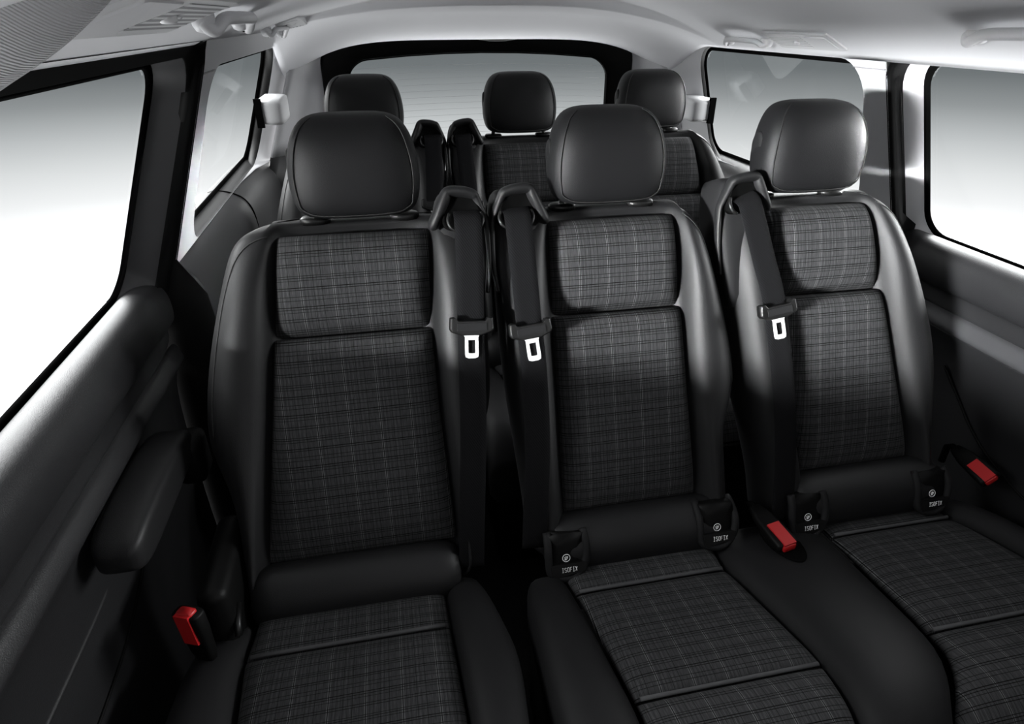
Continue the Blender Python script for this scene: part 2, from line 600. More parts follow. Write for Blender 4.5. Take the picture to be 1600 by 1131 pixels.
# ---- side walls behind the doors: pillar, quarter window surround, rear corner
def side(sgn, wname, wallname, trimname, yq1, zb, ztop):
    yq0 = 1.42
    xq = lambda z: xg(z) - .045
    G = skew(rloop(yq0, yq1, zb, ztop - .015, .06), zb, -.2)
    S = skew(rloop(yq0 - .02, yq1 + .014, zb - .012, ztop - .002, .07), zb, -.2)
    IN = skew(rloop(yq0 - .03, yq1 - .045, zb - .02, ztop - .002, .085), zb, -.16)
    OUT = rloop(1.270, 2.40, zb - .022, 1.30 if sgn < 0 else 1.262, .012)
    pane(wname, sgn, G, xq)
    w = side_ring(wallname, sgn, [(S, lambda z: xq(z) - .004), (IN, lambda z: xi(z) + .012), (IN, lambda z: xi(z))], M['black'], kind='structure')
    # inner skin: pillar, strip above and strip behind the quarter window
    rows = [[np.array([sgn * xi(z), y, z]) for y, z in IN]]
    o2 = []
    for y, z in OUT:
        x = xi(z)
        k = max(0, (y - 2.15) / .25)
        o2.append(np.array([sgn * (x - .06 * k), y, z]))
    mid = [a * .5 + b * .5 for a, b in zip(rows[0], o2)]
    rows += [mid, o2]
    v, f = loft(rows, True, False)
    mesh('pillar_trim', v, f, M['light_trim'], w)
    # split line across the pillar
    zz = 1.236 if sgn < 0 else 1.222
    v, f = tube([np.array([sgn * (xi(zz) - .0015), y, zz]) for y in np.linspace(1.274, 1.375, 6)], .0014, 6)
    mesh('split_line', v, f, M['louvre'], w)
    # front return of the pillar into the door opening
    def fret(d, z):
        x0 = xi(z) if z > .82 else 0.0
        if z < zb: x0 = float(np.interp(z, [0, .3, .55, .75, zb - .085, zb - .04, zb - .01], [.79, .778, .758, .748, .752, .766, .795]))
        x1 = .94 if z < .86 else x0 + .03
        return np.array([sgn * (x0 + (x1 - x0) * d), 1.274, z])
    v, f = grid(fret, [0.0, .5, 1.0], list(np.linspace(0.0, 1.29, 18)))
    solid(mesh('pillar_return', v, f, M['black'], w), .004)
    # seal
    side_ring('quarter_seal', sgn, [(G, lambda z: xq(z) - .0005), (G, lambda z: xq(z) - .006), (S, lambda z: xq(z) - .008), (S, lambda z: xq(z) + .004)], M['rubber'], w)
    # dark lower lining with the ledge under the quarter window
    pr = [(.872, zb - .030), (.862, zb - .016), (.840, zb - .014), (.806, zb - .024), (.778, zb - .045), (.762, zb - .085), (.758, zb - .16), (.765, .55), (.785, .3), (.80, 0.01)]
    def fn(i, y):
        x, z = pr[int(i)]
        return np.array([sgn * (x - .02 * max(0, (y - 2.1) / .3) ** 2), y, z])
    v, f = grid(fn, list(range(len(pr))), list(np.linspace(1.272, 2.46, 13)))
    lw = mesh(trimname, v, f, M['dark_trim'], kind='structure', sub=2)
    solid(lw, .01, 0)
    # joint line in the ledge
    pts = []
    for i in range(1, 7):
        x, z = pr[i]
        pts.append(np.array([sgn * (x - .003), 1.84 + .012 * i, z + .003]))
    v, f = tube(smooth_path(pts, 4), .0022, 6)
    mesh('ledge_joint', v, f, M['rubber'], lw)
    # rear corner trim towards the tailgate
    def fc(u, z):
        xa, ya = xi(z) - .04, 2.33
        xb = .543 + .02 * max(0, (1.1 - z))
        if z > 1.12: xb = .543 - .3 * (z - 1.12) ** 1.0
        p = np.array([xa * (1 - u) + xb * u, ya * (1 - u) + 2.44 * u - .04 * math.sin(math.pi * u) * -1 * .6, z])
        p[0] *= sgn
        return p
    v, f = grid(fc, list(np.linspace(0, 1, 9)), list(np.linspace(zb - .01, 1.30 if sgn < 0 else 1.27, 9)))
    solid(mesh('corner_trim', v, f, M['light_trim'], w), .008)
    def fd(u, z):
        return fc(u, z)
    v, f = grid(fd, list(np.linspace(0, 1, 9)), list(np.linspace(0.0, zb - .01, 9)))
    solid(mesh('corner_lining', v, f, M['dark_trim'], lw), .008)
    return w


wl = side(-1, 'window_3', 'wall_left', 'trim_1', 2.36, .915, 1.245)
wr = side(1, 'window_4', 'wall_right', 'trim_2', 2.245, .892, 1.240)

# ---- tailgate
def tg_loop(hw, z0, z1, r, arc, cx=0.0):
    out = []
    for x, z in rloop(-hw, hw, z0, z1, r, 10):
        k = max(0.0, (z - .9) / (z1 - .9))
        out.append((cx + x * (1 + .02 * (1.15 - z)), z - arc * (x / hw) ** 2 * k))
    return out


def tg_ring(nm, loops, m, parent):
    rows = [[np.array([x, y + .02 * (x / .5) ** 2 * -1, z]) for x, z in lp] for lp, y in loops]
    v, f = loft(rows, True, False)
    return mesh(nm, v, f, m, parent)


tgate = empty('door_3', (0, 2.45, 0), kind='structure')
tgate.location = (0, 0, 0)
OUTL = tg_loop(.556, .02, 1.30, (.09, .09, .02, .02), .035)
OUT2 = tg_loop(.546, .06, 1.285, (.085, .085, .02, .02), .035)
INL = tg_loop(.472, .80, 1.214, (.07, .07, .06, .06), .025)
GL = tg_loop(.468, .805, 1.210, (.066, .066, .06, .06), .025)
tg_ring('frame', [(OUTL, 2.50), (OUTL, 2.442), (OUT2, 2.436), (INL, 2.462)], M['black'], tgate)
tg_ring('window_seal', [(INL, 2.460), (INL, 2.456), (GL, 2.460), (GL, 2.48)], M['rubber'], tgate)
a = [np.array([x, 2.472 - .02 * (x / .5) ** 2, z]) for x, z in GL]
b = [p + np.array([0, .004, 0]) for p in a]
v, f = loft([a, b], True, True)
w5 = mesh('window_5', v, f, M['glass'], smooth=False, kind='structure')
parts = []
for k in range(16):
    z = .86 + .021 * k
    parts.append(tube([np.array([x, 2.469 - .02 * (x / .5) ** 2, z - .012 * (x / .47) ** 2]) for x in np.linspace(-.455, .455, 9)], .0004, 5))
v, f = join(*parts)
mesh('heating_wires', v, f, M['louvre'], w5)
# recessed closing grip at the top of the tailgate
v, f = loft([superell(.055, 2.437, z, a_, b_, 2.0, 20) for z, a_, b_ in ((1.266, .088, .012), (1.258, .086, .013), (1.252, .06, .01), (1.248, .03, .006))])
mesh('closing_grip', v, f, M['gloss'], tgate)

# ---- ribbed cloth roll above the front left door
path = smooth_path([(-0.654, 0.446, 1.332), (-0.629, 0.446, 1.346), (-0.605, 0.446, 1.359), (-0.588, 0.446, 1.37), (-0.57, 0.446, 1.384), (-0.557, 0.446, 1.397)], 6)
v, f = tube(path, .07, 36)
n_ = 36
uv = [(i // n_ * .012 * 1.0, (i % n_) * .012) for i in range(len(v))]
roll = mesh('trim_3', v, f, M['ribbed'], uv=uv, kind='structure')
v, f = tube(smooth_path([(-0.6084, 0.4156, 1.2907), (-0.585, 0.4149, 1.3037), (-0.5625, 0.4142, 1.3157), (-0.5467, 0.4138, 1.3258), (-0.5301, 0.4135, 1.3388)], 6), .0016, 8)
mesh('stitched_seam', v, f, M['seam'], roll)

# ------------------------------------------------------------------ seats
RC, RS = .3511, .9363                        # recline: along the backrest (0, RC, RS), towards the sitter (0, -RS, RC)
BP = np.array([0, 1.08, .997])
CT = .13                                     # rise of the cushion towards its front


def B(x, v, w):
    return np.array([x, BP[1] + RC * v - RS * w, BP[2] + RS * v + RC * w])


def Cu(x, y, h):
    return np.array([x, y - CT * h, .40 + CT * (.81 - y) + h])


def T(tab):
    a = np.array(tab)
    o = np.argsort(a[:, 0])
    return lambda v: float(np.interp(v, a[o, 0], a[o, 1]))


def pillow(side_l, side_r, v0, v1, frame, bulge, depth, nu=13, nv=13, pw=4.0, base=0.0, p0=None, p1=None):
    us = np.linspace(0, 1, nu)
    us = .5 - .5 * np.cos(us * math.pi) * (1 - .25 * np.sin(us * math.pi) ** 2)
    tv = np.linspace(0, 1, nv)
    tv = .5 - .5 * np.cos(tv * math.pi) * (1 - .25 * np.sin(tv * math.pi) ** 2)
    V, UV = [], []
    for t in tv:
        vv = v0 + (v1 - v0) * t
        l_, r_ = side_l(vv), side_r(vv)
        for u in us:
            e = (1 - abs(2 * u - 1) ** pw * .999) * (1 - abs(2 * t - 1) ** ((p0 or pw) if t < .5 else (p1 or pw)) * .999)
            w = base - depth + (depth + bulge) * max(0, e) ** .5
            x = l_ + (r_ - l_) * u
            V.append(frame(x, vv, w))
            UV.append((x, vv))
    n, m_ = nu, nv
    Fc = [(j * n + i, j * n + i + 1, (j + 1) * n + i + 1, (j + 1) * n + i) for j in range(m_ - 1) for i in range(n - 1)]
    # rim and back so that the cushion has thickness
    rim = [i for i in range(n)] + [j * n + n - 1 for j in range(1, m_)] + [(m_ - 1) * n + i for i in range(n - 2, -1, -1)] + [j * n for j in range(m_ - 2, 0, -1)]
    k0 = len(V)
    for i in rim:
        x, vv = UV[i]
        V.append(frame(x, vv, base - depth - .02))
        UV.append((x, vv))
    K = len(rim)
    for q in range(K):
        Fc.append((rim[q], rim[(q + 1) % K], k0 + (q + 1) % K, k0 + q))
    Fc.append(tuple(range(k0, k0 + K)))
    return V, Fc, UV


def headrest(root, x, O, tilt_side):
    h = empty('headrest', (0, 0, 0))
    h.parent = root
    tab = [(0.0, .050, .018, 0), (.012, .078, .034, 0), (.05, .096, .046, 0), (.15, .105, .054, .001), (.32, .1095, .058, .002), (.5, .109, .058, .002), (.68, .104, .055, .003),
           (.80, .097, .051, .006), (.89, .088, .045, .01), (.95, .077, .037, .013), (.985, .062, .026, .015), (1.0, .040, .014, .016)]
    z0, H = 1.022, .163
    rows = []
    for t, a, b, dy in tab:
        rows.append([p - O for p in superell(x, 1.115 + dy + .01 * (t - .5), z0 + H * t, a, b, 3.0, 32)])
    v, f = loft(rows)
    mesh('pad', v, f, M['head'], h, sub=1)
    # seams down both sides of the front face and round its lower edge
    def front(t, u):                                   # u in -1..1 across
        tt = np.array([q[0] for q in tab])
        a = np.interp(t, tt, [q[1] for q in tab]); b = np.interp(t, tt, [q[2] for q in tab]); dy = np.interp(t, tt, [q[3] for q in tab])
        return np.array([x + a * u, 1.115 + dy + .01 * (t - .5) - b * (1 - abs(u) ** 3.0) ** (1 / 3.0) - .0002, z0 + H * t]) - O
    pts = [front(t, -.87) for t in (.97, .9, .8, .65, .5, .35, .22, .14)] + [front(.095, -.8), front(.07, -.7), front(.06, -.4), front(.058, 0), front(.06, .4), front(.07, .7), front(.095, .8)] + [front(t, .87) for t in (.14, .22, .35, .5, .65, .8, .9, .97)]
    v, f = tube(smooth_path(pts, 5), .0012, 6)
    mesh('seam', v, f, M['seam'], h)
    v, f = loft([[p for p in [np.array([x + tilt_side * (.0995 + d), 1.125 + r * math.cos(a) * .7, z0 + .085 + r * math.sin(a)]) - O for a in np.linspace(0, 2 * math.pi, 20, endpoint=False)]] for d, r in ((0, .026), (.005, .026), (.0075, .022), (.008, .010))])
    mesh('tilt_button', v, f, M['leather_soft'], h)
    for s in (-1, 1):
        v, f = tube([np.array([x + s * .077, 1.128, z]) - O for z in (.985, 1.03, 1.07)], .006, 12)
        mesh('post', v, f, M['chrome'], h)
        v, f = loft([[p - O for p in superell(x + s * .077, 1.126, z, a, b, 2.2, 18)] for z, a, b in ((1.006, .026, .017), (1.014, .026, .017), (1.017, .022, .014), (1.018, .010, .008))])
        mesh('post_guide', v, f, M['gloss'], h)
    return h


def letter_strokes(ch):
    S = {'I': [[(.5, 0), (.5, 1)], [(.2, 0), (.8, 0)], [(.2, 1), (.8, 1)]],
         'S': [[(.9, .85), (.7, 1), (.3, 1), (.1, .85), (.1, .62), (.9, .38), (.9, .15), (.7, 0), (.3, 0), (.1, .15)]],
         'O': [[(.3, 0), (.7, 0), (.9, .2), (.9, .8), (.7, 1), (.3, 1), (.1, .8), (.1, .2), (.3, 0)]],
         'F': [[(.15, 0), (.15, 1), (.9, 1)], [(.15, .52), (.75, .52)]],
         'X': [[(.1, 0), (.9, 1)], [(.1, 1), (.9, 0)]]}
    return S[ch]


def isofix(root, O, x, v, vroll):
    c = empty('isofix_cover', (0, 0, 0))
    c.parent = root
    P = lambda a, b, w: B(x + a, v + b, w) - O
    ro = lambda b: .004 + .052 * max(0.0, 1 - ((v + b - vroll) / .062) ** 2) ** .5
    # U-shaped bezel round a dark pocket
    path = smooth_path([(-.036, .045), (-.037, .0), (-.034, -.03), (-.012, -.043), (.014, -.040), (.032, -.018), (.037, .012), (.034, .045)], 5)
    v_, f_ = tube([P(a, b, (min(.053, ro(b) - .002) if b > 0 else .053)) for a, b in path], .0075, 10)
    mesh('bezel', v_, f_, M['leather_soft'], c)
    rows = [[P(a * k, -.003 + (b + .003) * k, w) for a, b in path] for k, w in ((1.0, .030), (.92, .051), (.5, .053), (.02, .053))]
    v_, f_ = loft(rows, True, True)
    mesh('pocket', v_, f_, M['black'], c)
    # lower lip carrying the lettering
    v_, f_ = loft([[P(a, b, w) for a, b in ((-.035, -.012), (.035, -.012), (.030, -.030), (-.030, -.038))] for w in (.045, .0605)])
    mesh('lip', v_, f_, M['gloss'], c, smooth=False)
    tubes = []
    cw, chh = .0043, .0085
    for i, ch in enumerate('ISOFIX'):
        for st in letter_strokes(ch):
            tubes.append(tube([P(-.0150 + i * .0052 + p * cw, -.0275 + q * chh  , .0612) for p, q in st], .00055, 5))
    v_, f_ = join(*tubes)
    mesh('lettering', v_, f_, M['white_print'], c)
    ring = [P(.0072 * math.cos(a) - .004, -.002 + .0072 * math.sin(a), .0565) for a in np.linspace(0, 2 * math.pi, 24, endpoint=False)]
    pcs = [tube(ring, .0007, 6, closed=True)]
    for st in ([(-.001, .005), (.001, .002), (-.003, -.002), (.001, -.004)], [(.004, .004), (.003, -.001), (-.001, -.005), (-.005, -.004)], [(-.003, .003), (-.005, 0)]):
        pcs.append(tube([P(a * .72 - .004, b * .72 - .002, .0565) for a, b in st], .0008, 5))
    v_, f_ = join(*pcs)
    mesh('emblem', v_, f_, M['white_print'], c)
    return c


def seat(cfg):
    xc = cfg['x']
    O = np.array([xc, 1.0, 0.0])
    root = empty('passenger_seat', O, cfg['label'], 'seat', cfg['group'])
    oL, oR, iL, iR = T(cfg['oL']), T(cfg['oR']), T(cfg['iL']), T(cfg['iR'])
    # ---- backrest shell
    vs = [.036, .034, .028, .018, .006, -.010, -.03, -.07, -.12, -.18, -.25, -.32, -.37, -.41, -.47, -.54, -.60, -.66]
    tp = [(.036, -.085, 0), (.034, -.058, 0), (.028, -.034, 0), (.018, -.016, 0), (.006, -.003, 0), (-.010, .004, 0)]
    wtop = T([(a, b) for a, b, c in tp] + [(-.03, .006), (-.7, .006)])
    rows = []
    for v in vs:
        l_, r_, a, b = oL(v) - .005, oR(v) + .005, iL(v), iR(v)
        wt = wtop(v)
        bol = cfg.get('bol', .030) * (1 - sstep(-.12, .02, v))
        k = 1 - sstep(.0, .03, v)
        pts = [(l_ + .004, -.075), (l_, -.045), (l_ + .010, -.016 + wt * .5), (l_ + .32 * (a - l_), wt + bol * .9 - .004), (l_ + .68 * (a - l_), wt + bol), (a - .012, wt + bol * .45), (a - .002, wt - .006 * k), (a + .010, wt - .034 * k),
               ((a + b) / 2, wt - .042 * k), (b - .010, wt - .034 * k), (b + .002, wt - .006 * k), (b + .012, wt + bol * .45), (b + .32 * (r_ - b), wt + bol), (b + .68 * (r_ - b), wt + bol * .9 - .004), (r_ - .010, -.016 + wt * .5), (r_, -.045),
               (r_ - .004, -.075), (r_ - .03, -.105), ((l_ + r_) / 2, -.112), (l_ + .03, -.105)]
        if v > .035:
            pts = [(p, min(q, -.080)) for p, q in pts]
        rows.append([B(p, v, q) - O for p, q in pts])
    v_, f_ = loft(rows)
    shell = mesh('backrest', v_, f_, M['leather'], root, sub=2)
    # ---- plaid panels
    base = .004
    for nm, v0, v1, bl, e0, e1 in (('upper_back_panel', .003, -.172, .018, 3.5, 2.2), ('lower_back_panel', -.172, cfg['vb'], .016, 16.0, 4.0)):
        v_, f_, uv = pillow(lambda q: iL(q) + .002, lambda q: iR(q) - .002, v0, v1, lambda x, q, w: B(x, q, w) - O, bl, .026 if nm[0] == 'u' else .014, 15, 19, 9.0, base, e0, e1)
        mesh(nm, v_, f_, M['plaid'], root, sub=1, uv=uv)
    # seam along the outer bolster, laid on the shell
    so = cfg['outer']
    e_, i_ = (oL, iL) if so < 0 else (oR, iR)
    pts = [(i_(0), .008, .01)]
    for v in (.004, -.012, -.04, -.08, -.13, -.19, -.26, -.33):
        k = {.004: .62, -.012: .36, -.04: .2}.get(v, .13)
        pts.append((e_(v) + k * (i_(v) - e_(v)), v, .01))
    dg = bpy.context.evaluated_depsgraph_get()
    ev = shell.evaluated_get(dg)
    P_ = []
    for x_, v_, w_ in smooth_path(pts, 5):
        ok, loc, nor, idx = ev.closest_point_on_mesh(Vector(B(x_, v_, w_) - O))
        P_.append(np.array(loc))
    v_, f_ = tube(P_, .0015, 6)
    mesh('bolster_seam', v_, f_, M['seam'], root)
    # ---- roll at the foot of the backrest
    rl, rr_ = cfg['roll']
    rows = []
    for t in np.linspace(0, 1, 9):
        x = rl + (rr_ - rl) * t
        k = 1 - .12 * abs(2 * t - 1) ** 6
        rows.append([B(x, cfg['vb'] - .055 + .062 * k * math.sin(a), .004 + .052 * k * math.cos(a)) - O for a in np.linspace(0, 2 * math.pi, 20, endpoint=False)])
    v_, f_ = loft(rows)
    mesh('lumbar_roll', v_, f_, M['leather'], root, sub=1)
    # ---- cushion
    cl, cr_ = T(cfg['cl']), T(cfg['cr'])          # plaid edges by y
    bl_, br_ = T(cfg['bl']), T(cfg['br'])          # outer edges by y
    yf = .40
    def bolster(nm, e0, e1, hgt, y_back):
        rows = []
        for y in list(np.linspace(y_back, .46, 9)) + [.42, .385, .36, .345, .34]:
            l_, r_ = e0(max(y, .40)), e1(max(y, .40))
            drop = 0 if y > .46 else -((.46 - y) / .12) ** 2 * .10
            rise = hgt * sstep(y_back + .01, y_back - .10, y)
            wdt = r_ - l_
            rows.append([Cu(l_ + wdt * a, y, b * rise + c + drop) - O for a, b, c in ((0, 0, -.12), (0, .1, -.03), (.03, .55, -.008), (.16, .92, 0), (.4, 1.0, .004), (.65, .95, .003), (.9, .6, -.002), (1.0, .15, -.014), (1.0, 0, -.12))])
        v2, f2 = loft(rows)
        return mesh(nm, v2, f2, M['leather_soft'], root, sub=1)
    if 'hl' not in cfg:
        bolster('cushion_bolster', bl_, cl, .028, cfg.get('ybl', .82))
    bolster('cushion_bolster', cr_, br_, cfg.get('hr', .028), cfg.get('ybr', .84))
    for nm, y0, y1, bu in (('rear_cushion_panel', .845, cfg['k1'], .008), ('middle_cushion_panel', cfg['k1'], cfg['k2'], .014), ('front_cushion_panel', cfg['k2'], .34, .012)):
        def fr(x, y, w):
            drop = 0 if y > .47 else -((.47 - y) / .13) ** 2 * .09
            return Cu(x, y, w + drop) - O
        v_, f_, uv = pillow(lambda q: cl(max(q, .40)) + .001, lambda q: cr_(max(q, .40)) - .001, y0, y1, fr, bu, .006, 15, 13, 7.0, .0)
        mesh(nm, v_, f_, M['plaid'], root, sub=1, uv=uv)
    for k in ('k1', 'k2'):
        y = cfg[k]
        v_, f_ = tube([Cu(cl(y) + (cr_(y) - cl(y)) * t, y + .003, .002) - O for t in np.linspace(.03, .97, 7)], .0034, 8)
        mesh('cushion_piping', v_, f_, M['piping'], root)
    # base under the cushion
    a0, a1 = bl_(.6) + .03, br_(.6) - .03
    v_, f_ = box(((a0 + a1) / 2, .62, .14), (a1 - a0, .42, .28), .02)
    mesh('seat_base', [p - O for p in v_], f_, M['black'], root)
    # ---- belt guide on the shoulder
    g = cfg['guide']
    s = cfg['gs']                                    # +1: slopes to the seat on the left (left-hand guide mirrored)
    X = lambda d: g + s * d
    gd = empty('belt_guide', (0, 0, 0))
    gd.parent = root
    rows = []
    for v, e0, e1, w0, w1 in ((.066, -.030, .022, -.085, -.03), (.062, -.040, .028, -.09, -.004), (.045, -.048, .034, -.095, .006), (.01, -.052, .038, -.095, .008), (-.05, -.048, .040, -.095, .010), (-.12, -.036, .030, -.09, .008), (-.20, -.026, .020, -.08, .0)):
        rows.append([B(X(a * (e1 - e0) / 2 + (e0 + e1) / 2), v, (w0 + w1) / 2 + b * (w1 - w0) / 2) - O for a, b in ((-1, -.8), (-1, 0), (-1, .75), (-.8, 1), (0, 1), (.8, 1), (1, .75), (1, 0), (1, -.8), (.8, -1), (-.8, -1))])
    v_, f_ = loft(rows)
    mesh('guide_body', v_, f_, M['leather_soft'], gd, sub=1)
    # arched hood over the belt slot
    ap = [(-.055, .004, .000), (-.050, .012, .006), (-.036, .040, .014), (-.030, .053, .016), (-.026, .0575, .017), (-.018, .059, .018), (.0, .0575, .018), (.012, .0545, .017), (.0175, .052, .016), (.022, .046, .014), (.034, .020, .008), (.039, .006, .004), (.041, -.03, .0), (.040, -.075, -.004), (.034, -.12, -.008)]
    arch = smooth_path([B(X(d), v, w) - O for d, v, w in ap], 5)
    N = len(arch)
    v_, f_ = tube(arch, [float(np.interp(i / N, [0, .06, .3, .55, .75, 1], [.008, .0115, .0105, .0095, .006, .004])) for i in range(N)], 14, flat=((0, -RS, RC), 1.75))
    mesh('guide_hood', v_, f_, M['leather'], gd, sub=1)
    # slot and its glossy lips
    slot = smooth_path([(-.038, .012), (-.028, .046), (.0, .050), (.018, .045), (.030, .012), (.024, -.004), (0, -.006), (-.028, -.004)], 4, closed=True)
    v_, f_ = loft([[B(X(a * k), .012 + (b - .012) * k, w) - O for a, b in slot] for k, w in ((1.05, .008), (1.02, .023), (.9, .021), (.05, .016))], True, True)
    mesh('belt_slot', v_, f_, M['rubber'], gd)
    for sd in (-1, 1):
        v_, f_ = tube(smooth_path([B(X(sd * .027), .022, .026) - O, B(X(sd * .030), .010, .028) - O, B(X(sd * .026), -.002, .030) - O, B(X(sd * .018), -.008, .031) - O], 4), [.0024 + .0012 * math.sin(i * .26) for i in range(13)], 8)
        mesh('slot_lip', v_, f_, M['gloss'], gd)
    # ---- headrest
    headrest(root, cfg['hx'], O, -1)
    for x, v in cfg.get('iso', []):
        isofix(root, O, x, v, cfg['vb'] - .055)
    return root


G2, G3 = 'passenger seats of the near row', 'passenger seats of the far row'
Lc = dict(x=-.43, hx=-.430, label='near-row seat on the left beside the armrest, its belt on the right shoulder', group=G2, outer=-1, vb=-.575,
          oL=[(.036, -.50), (.034, -.548), (.028, -.582), (.018, -.612), (.006, -.634), (0, -.642), (-.034, -.660), (-.107, -.684), (-.191, -.708), (-.256, -.722), (-.322, -.730), (-.37, -.726), (-.41, -.712), (-.47, -.700), (-.7, -.69)],
          oR=[(.036, -.36), (.034, -.31), (.028, -.28), (.018, -.255), (0, -.235), (-.1, -.222), (-.29, -.222), (-.33, -.226), (-.36, -.236), (-.39, -.252), (-.45, -.262), (-.61, -.285), (-.7, -.285)],
          iL=[(.06, -.565), (0, -.576), (-.082, -.587), (-.18, -.599), (-.358, -.625), (-.585, -.658), (-.7, -.665)],
          iR=[(.06, -.305), (0, -.309), (-.17, -.321), (-.324, -.320), (-.46, -.314), (-.6, -.307), (-.7, -.305)],
          roll=(-.690, -.305), cl=[(.82, -.672), (.72, -.680), (.55, -.665), (.40, -.655)], cr=[(.82, -.345), (.73, -.343), (.54, -.337), (.40, -.332)],
          bl=[(.84, -.745), (.7, -.770), (.55, -.775), (.4, -.77)], br=[(.84, -.285), (.80, -.266), (.64, -.236), (.52, -.250), (.4, -.262)],
          k1=.728, k2=.50, guide=-.252, gs=1, ybr=.855, bol=.030)
Cc = dict(x=.015, hx=.015, label='middle seat of the near row, its belt on the left shoulder', group=G2, outer=1, vb=-.556,
          oL=[(.036, -.05), (.034, -.10), (.028, -.135), (.018, -.165), (0, -.185), (-.1, -.196), (-.29, -.192), (-.4, -.182), (-.54, -.170), (-.7, -.168)],
          oR=[(.036, .05), (.034, .10), (.028, .133), (.018, .158), (.006, .178), (-.01, .192), (-.03, .205), (-.07, .217), (-.157, .242), (-.247, .262), (-.312, .272), (-.345, .272), (-.368, .264), (-.385, .246), (-.41, .240), (-.52, .243), (-.7, .243)],
          iL=[(.06, -.100), (0, -.101), (-.16, -.105), (-.3, -.104), (-.55, -.105), (-.7, -.105)],
          iR=[(.06, .150), (0, .152), (-.165, .156), (-.353, .165), (-.544, .175), (-.7, .18)],
          roll=(-.155, .235), cl=[(.82, -.124), (.75, -.116), (.51, -.094), (.40, -.098)], cr=[(.85, .192), (.76, .180), (.53, .217), (.43, .205), (.40, .20)],
          bl=[(.84, -.186), (.75, -.205), (.55, -.215), (.4, -.218)], br=[(.87, .395), (.82, .432), (.70, .428), (.58, .424), (.50, .418), (.45, .385), (.40, .345)],
          k1=.753, k2=.520, guide=-.163, gs=-1, hr=.030, ybr=.87, iso=[(-.114, -.615), (.190, -.600)])
Rc = dict(x=.423, hx=.423, label='near-row seat on the right beside the sliding door, plaid cloth brightest', group=G2, outer=1, vb=-.540,
          oL=[(.036, .40), (.034, .35), (.028, .315), (.018, .285), (0, .262), (-.1, .250), (-.325, .278), (-.45, .305), (-.54, .322), (-.7, .33)],
          oR=[(.036, .45), (.034, .50), (.028, .535), (.018, .565), (.006, .592), (0, .602), (-.02, .624), (-.046, .637), (-.09, .658), (-.139, .677), (-.22, .709), (-.28, .722), (-.33, .728), (-.41, .723), (-.51, .709), (-.7, .69)],
          iL=[(.06, .325), (0, .334), (-.173, .356), (-.348, .376), (-.527, .404), (-.7, .42)],
          iR=[(.06, .555), (0, .564), (-.172, .593), (-.347, .627), (-.524, .662), (-.7, .68)],
          roll=(.360, .720), cl=[(.87, .432), (.78, .432), (.58, .425), (.50, .419), (.45, .387), (.40, .346)], cr=[(.85, .705), (.80, .711), (.66, .741), (.4, .76)],
          bl=[(.87, .420), (.78, .420), (.58, .412), (.50, .406), (.45, .374), (.40, .333)], br=[(.87, .770), (.80, .795), (.70, .812), (.4, .82)],
          k1=.792, k2=.540, guide=.272, gs=-1, hl=.006, ybr=.87, iso=[(.386, -.608), (.672, -.598)])
seats = [seat(Lc), seat(Cc), seat(Rc)]

# single armrest hinged on the outside of the left seat
O = np.array(seats[0].location)
ax = [((-.795, 1.03, .655), .030, .022), ((-.797, 1.0, .658), .036, .030), ((-.799, .94, .660), .037, .034), ((-.800, .86, .660), .038, .035), ((-.801, .79, .658), .0385, .034), ((-.802, .755, .654), .037, .031), ((-.802, .735, .650), .031, .024), ((-.802, .728, .648), .018, .012)]
rows = []
for c, a, b in ax:
    rows.append([np.array([c[0] + p[0], c[1], c[2] + p[1]]) - O for p in [(q[0], q[1]) for q in superell(0, 0, 0, a, b, 5.0, 24)]])
v, f = loft(rows)
arm = mesh('armrest', v, f, M['leather'], seats[0], sub=1)
v, f = box((-.775, 1.02, .62), (.05, .07, .09), .015)
mesh('hinge', [p - O for p in v], f, M['black'], arm)

# recliner cover with its release lever beside the left cushion
v, f = box((-.715, .86, .36), (.05, .20, .34), .02, 3)
rc = mesh('recliner_cover', [p - O for p in v], f, M['black'], seats[0])
v, f = tube([np.array(p) - O for p in ((-.690, .80, .465), (-.688, .77, .450), (-.686, .755, .438))], .006, 8)
mesh('release_lever', v, f, M['gloss'], rc)

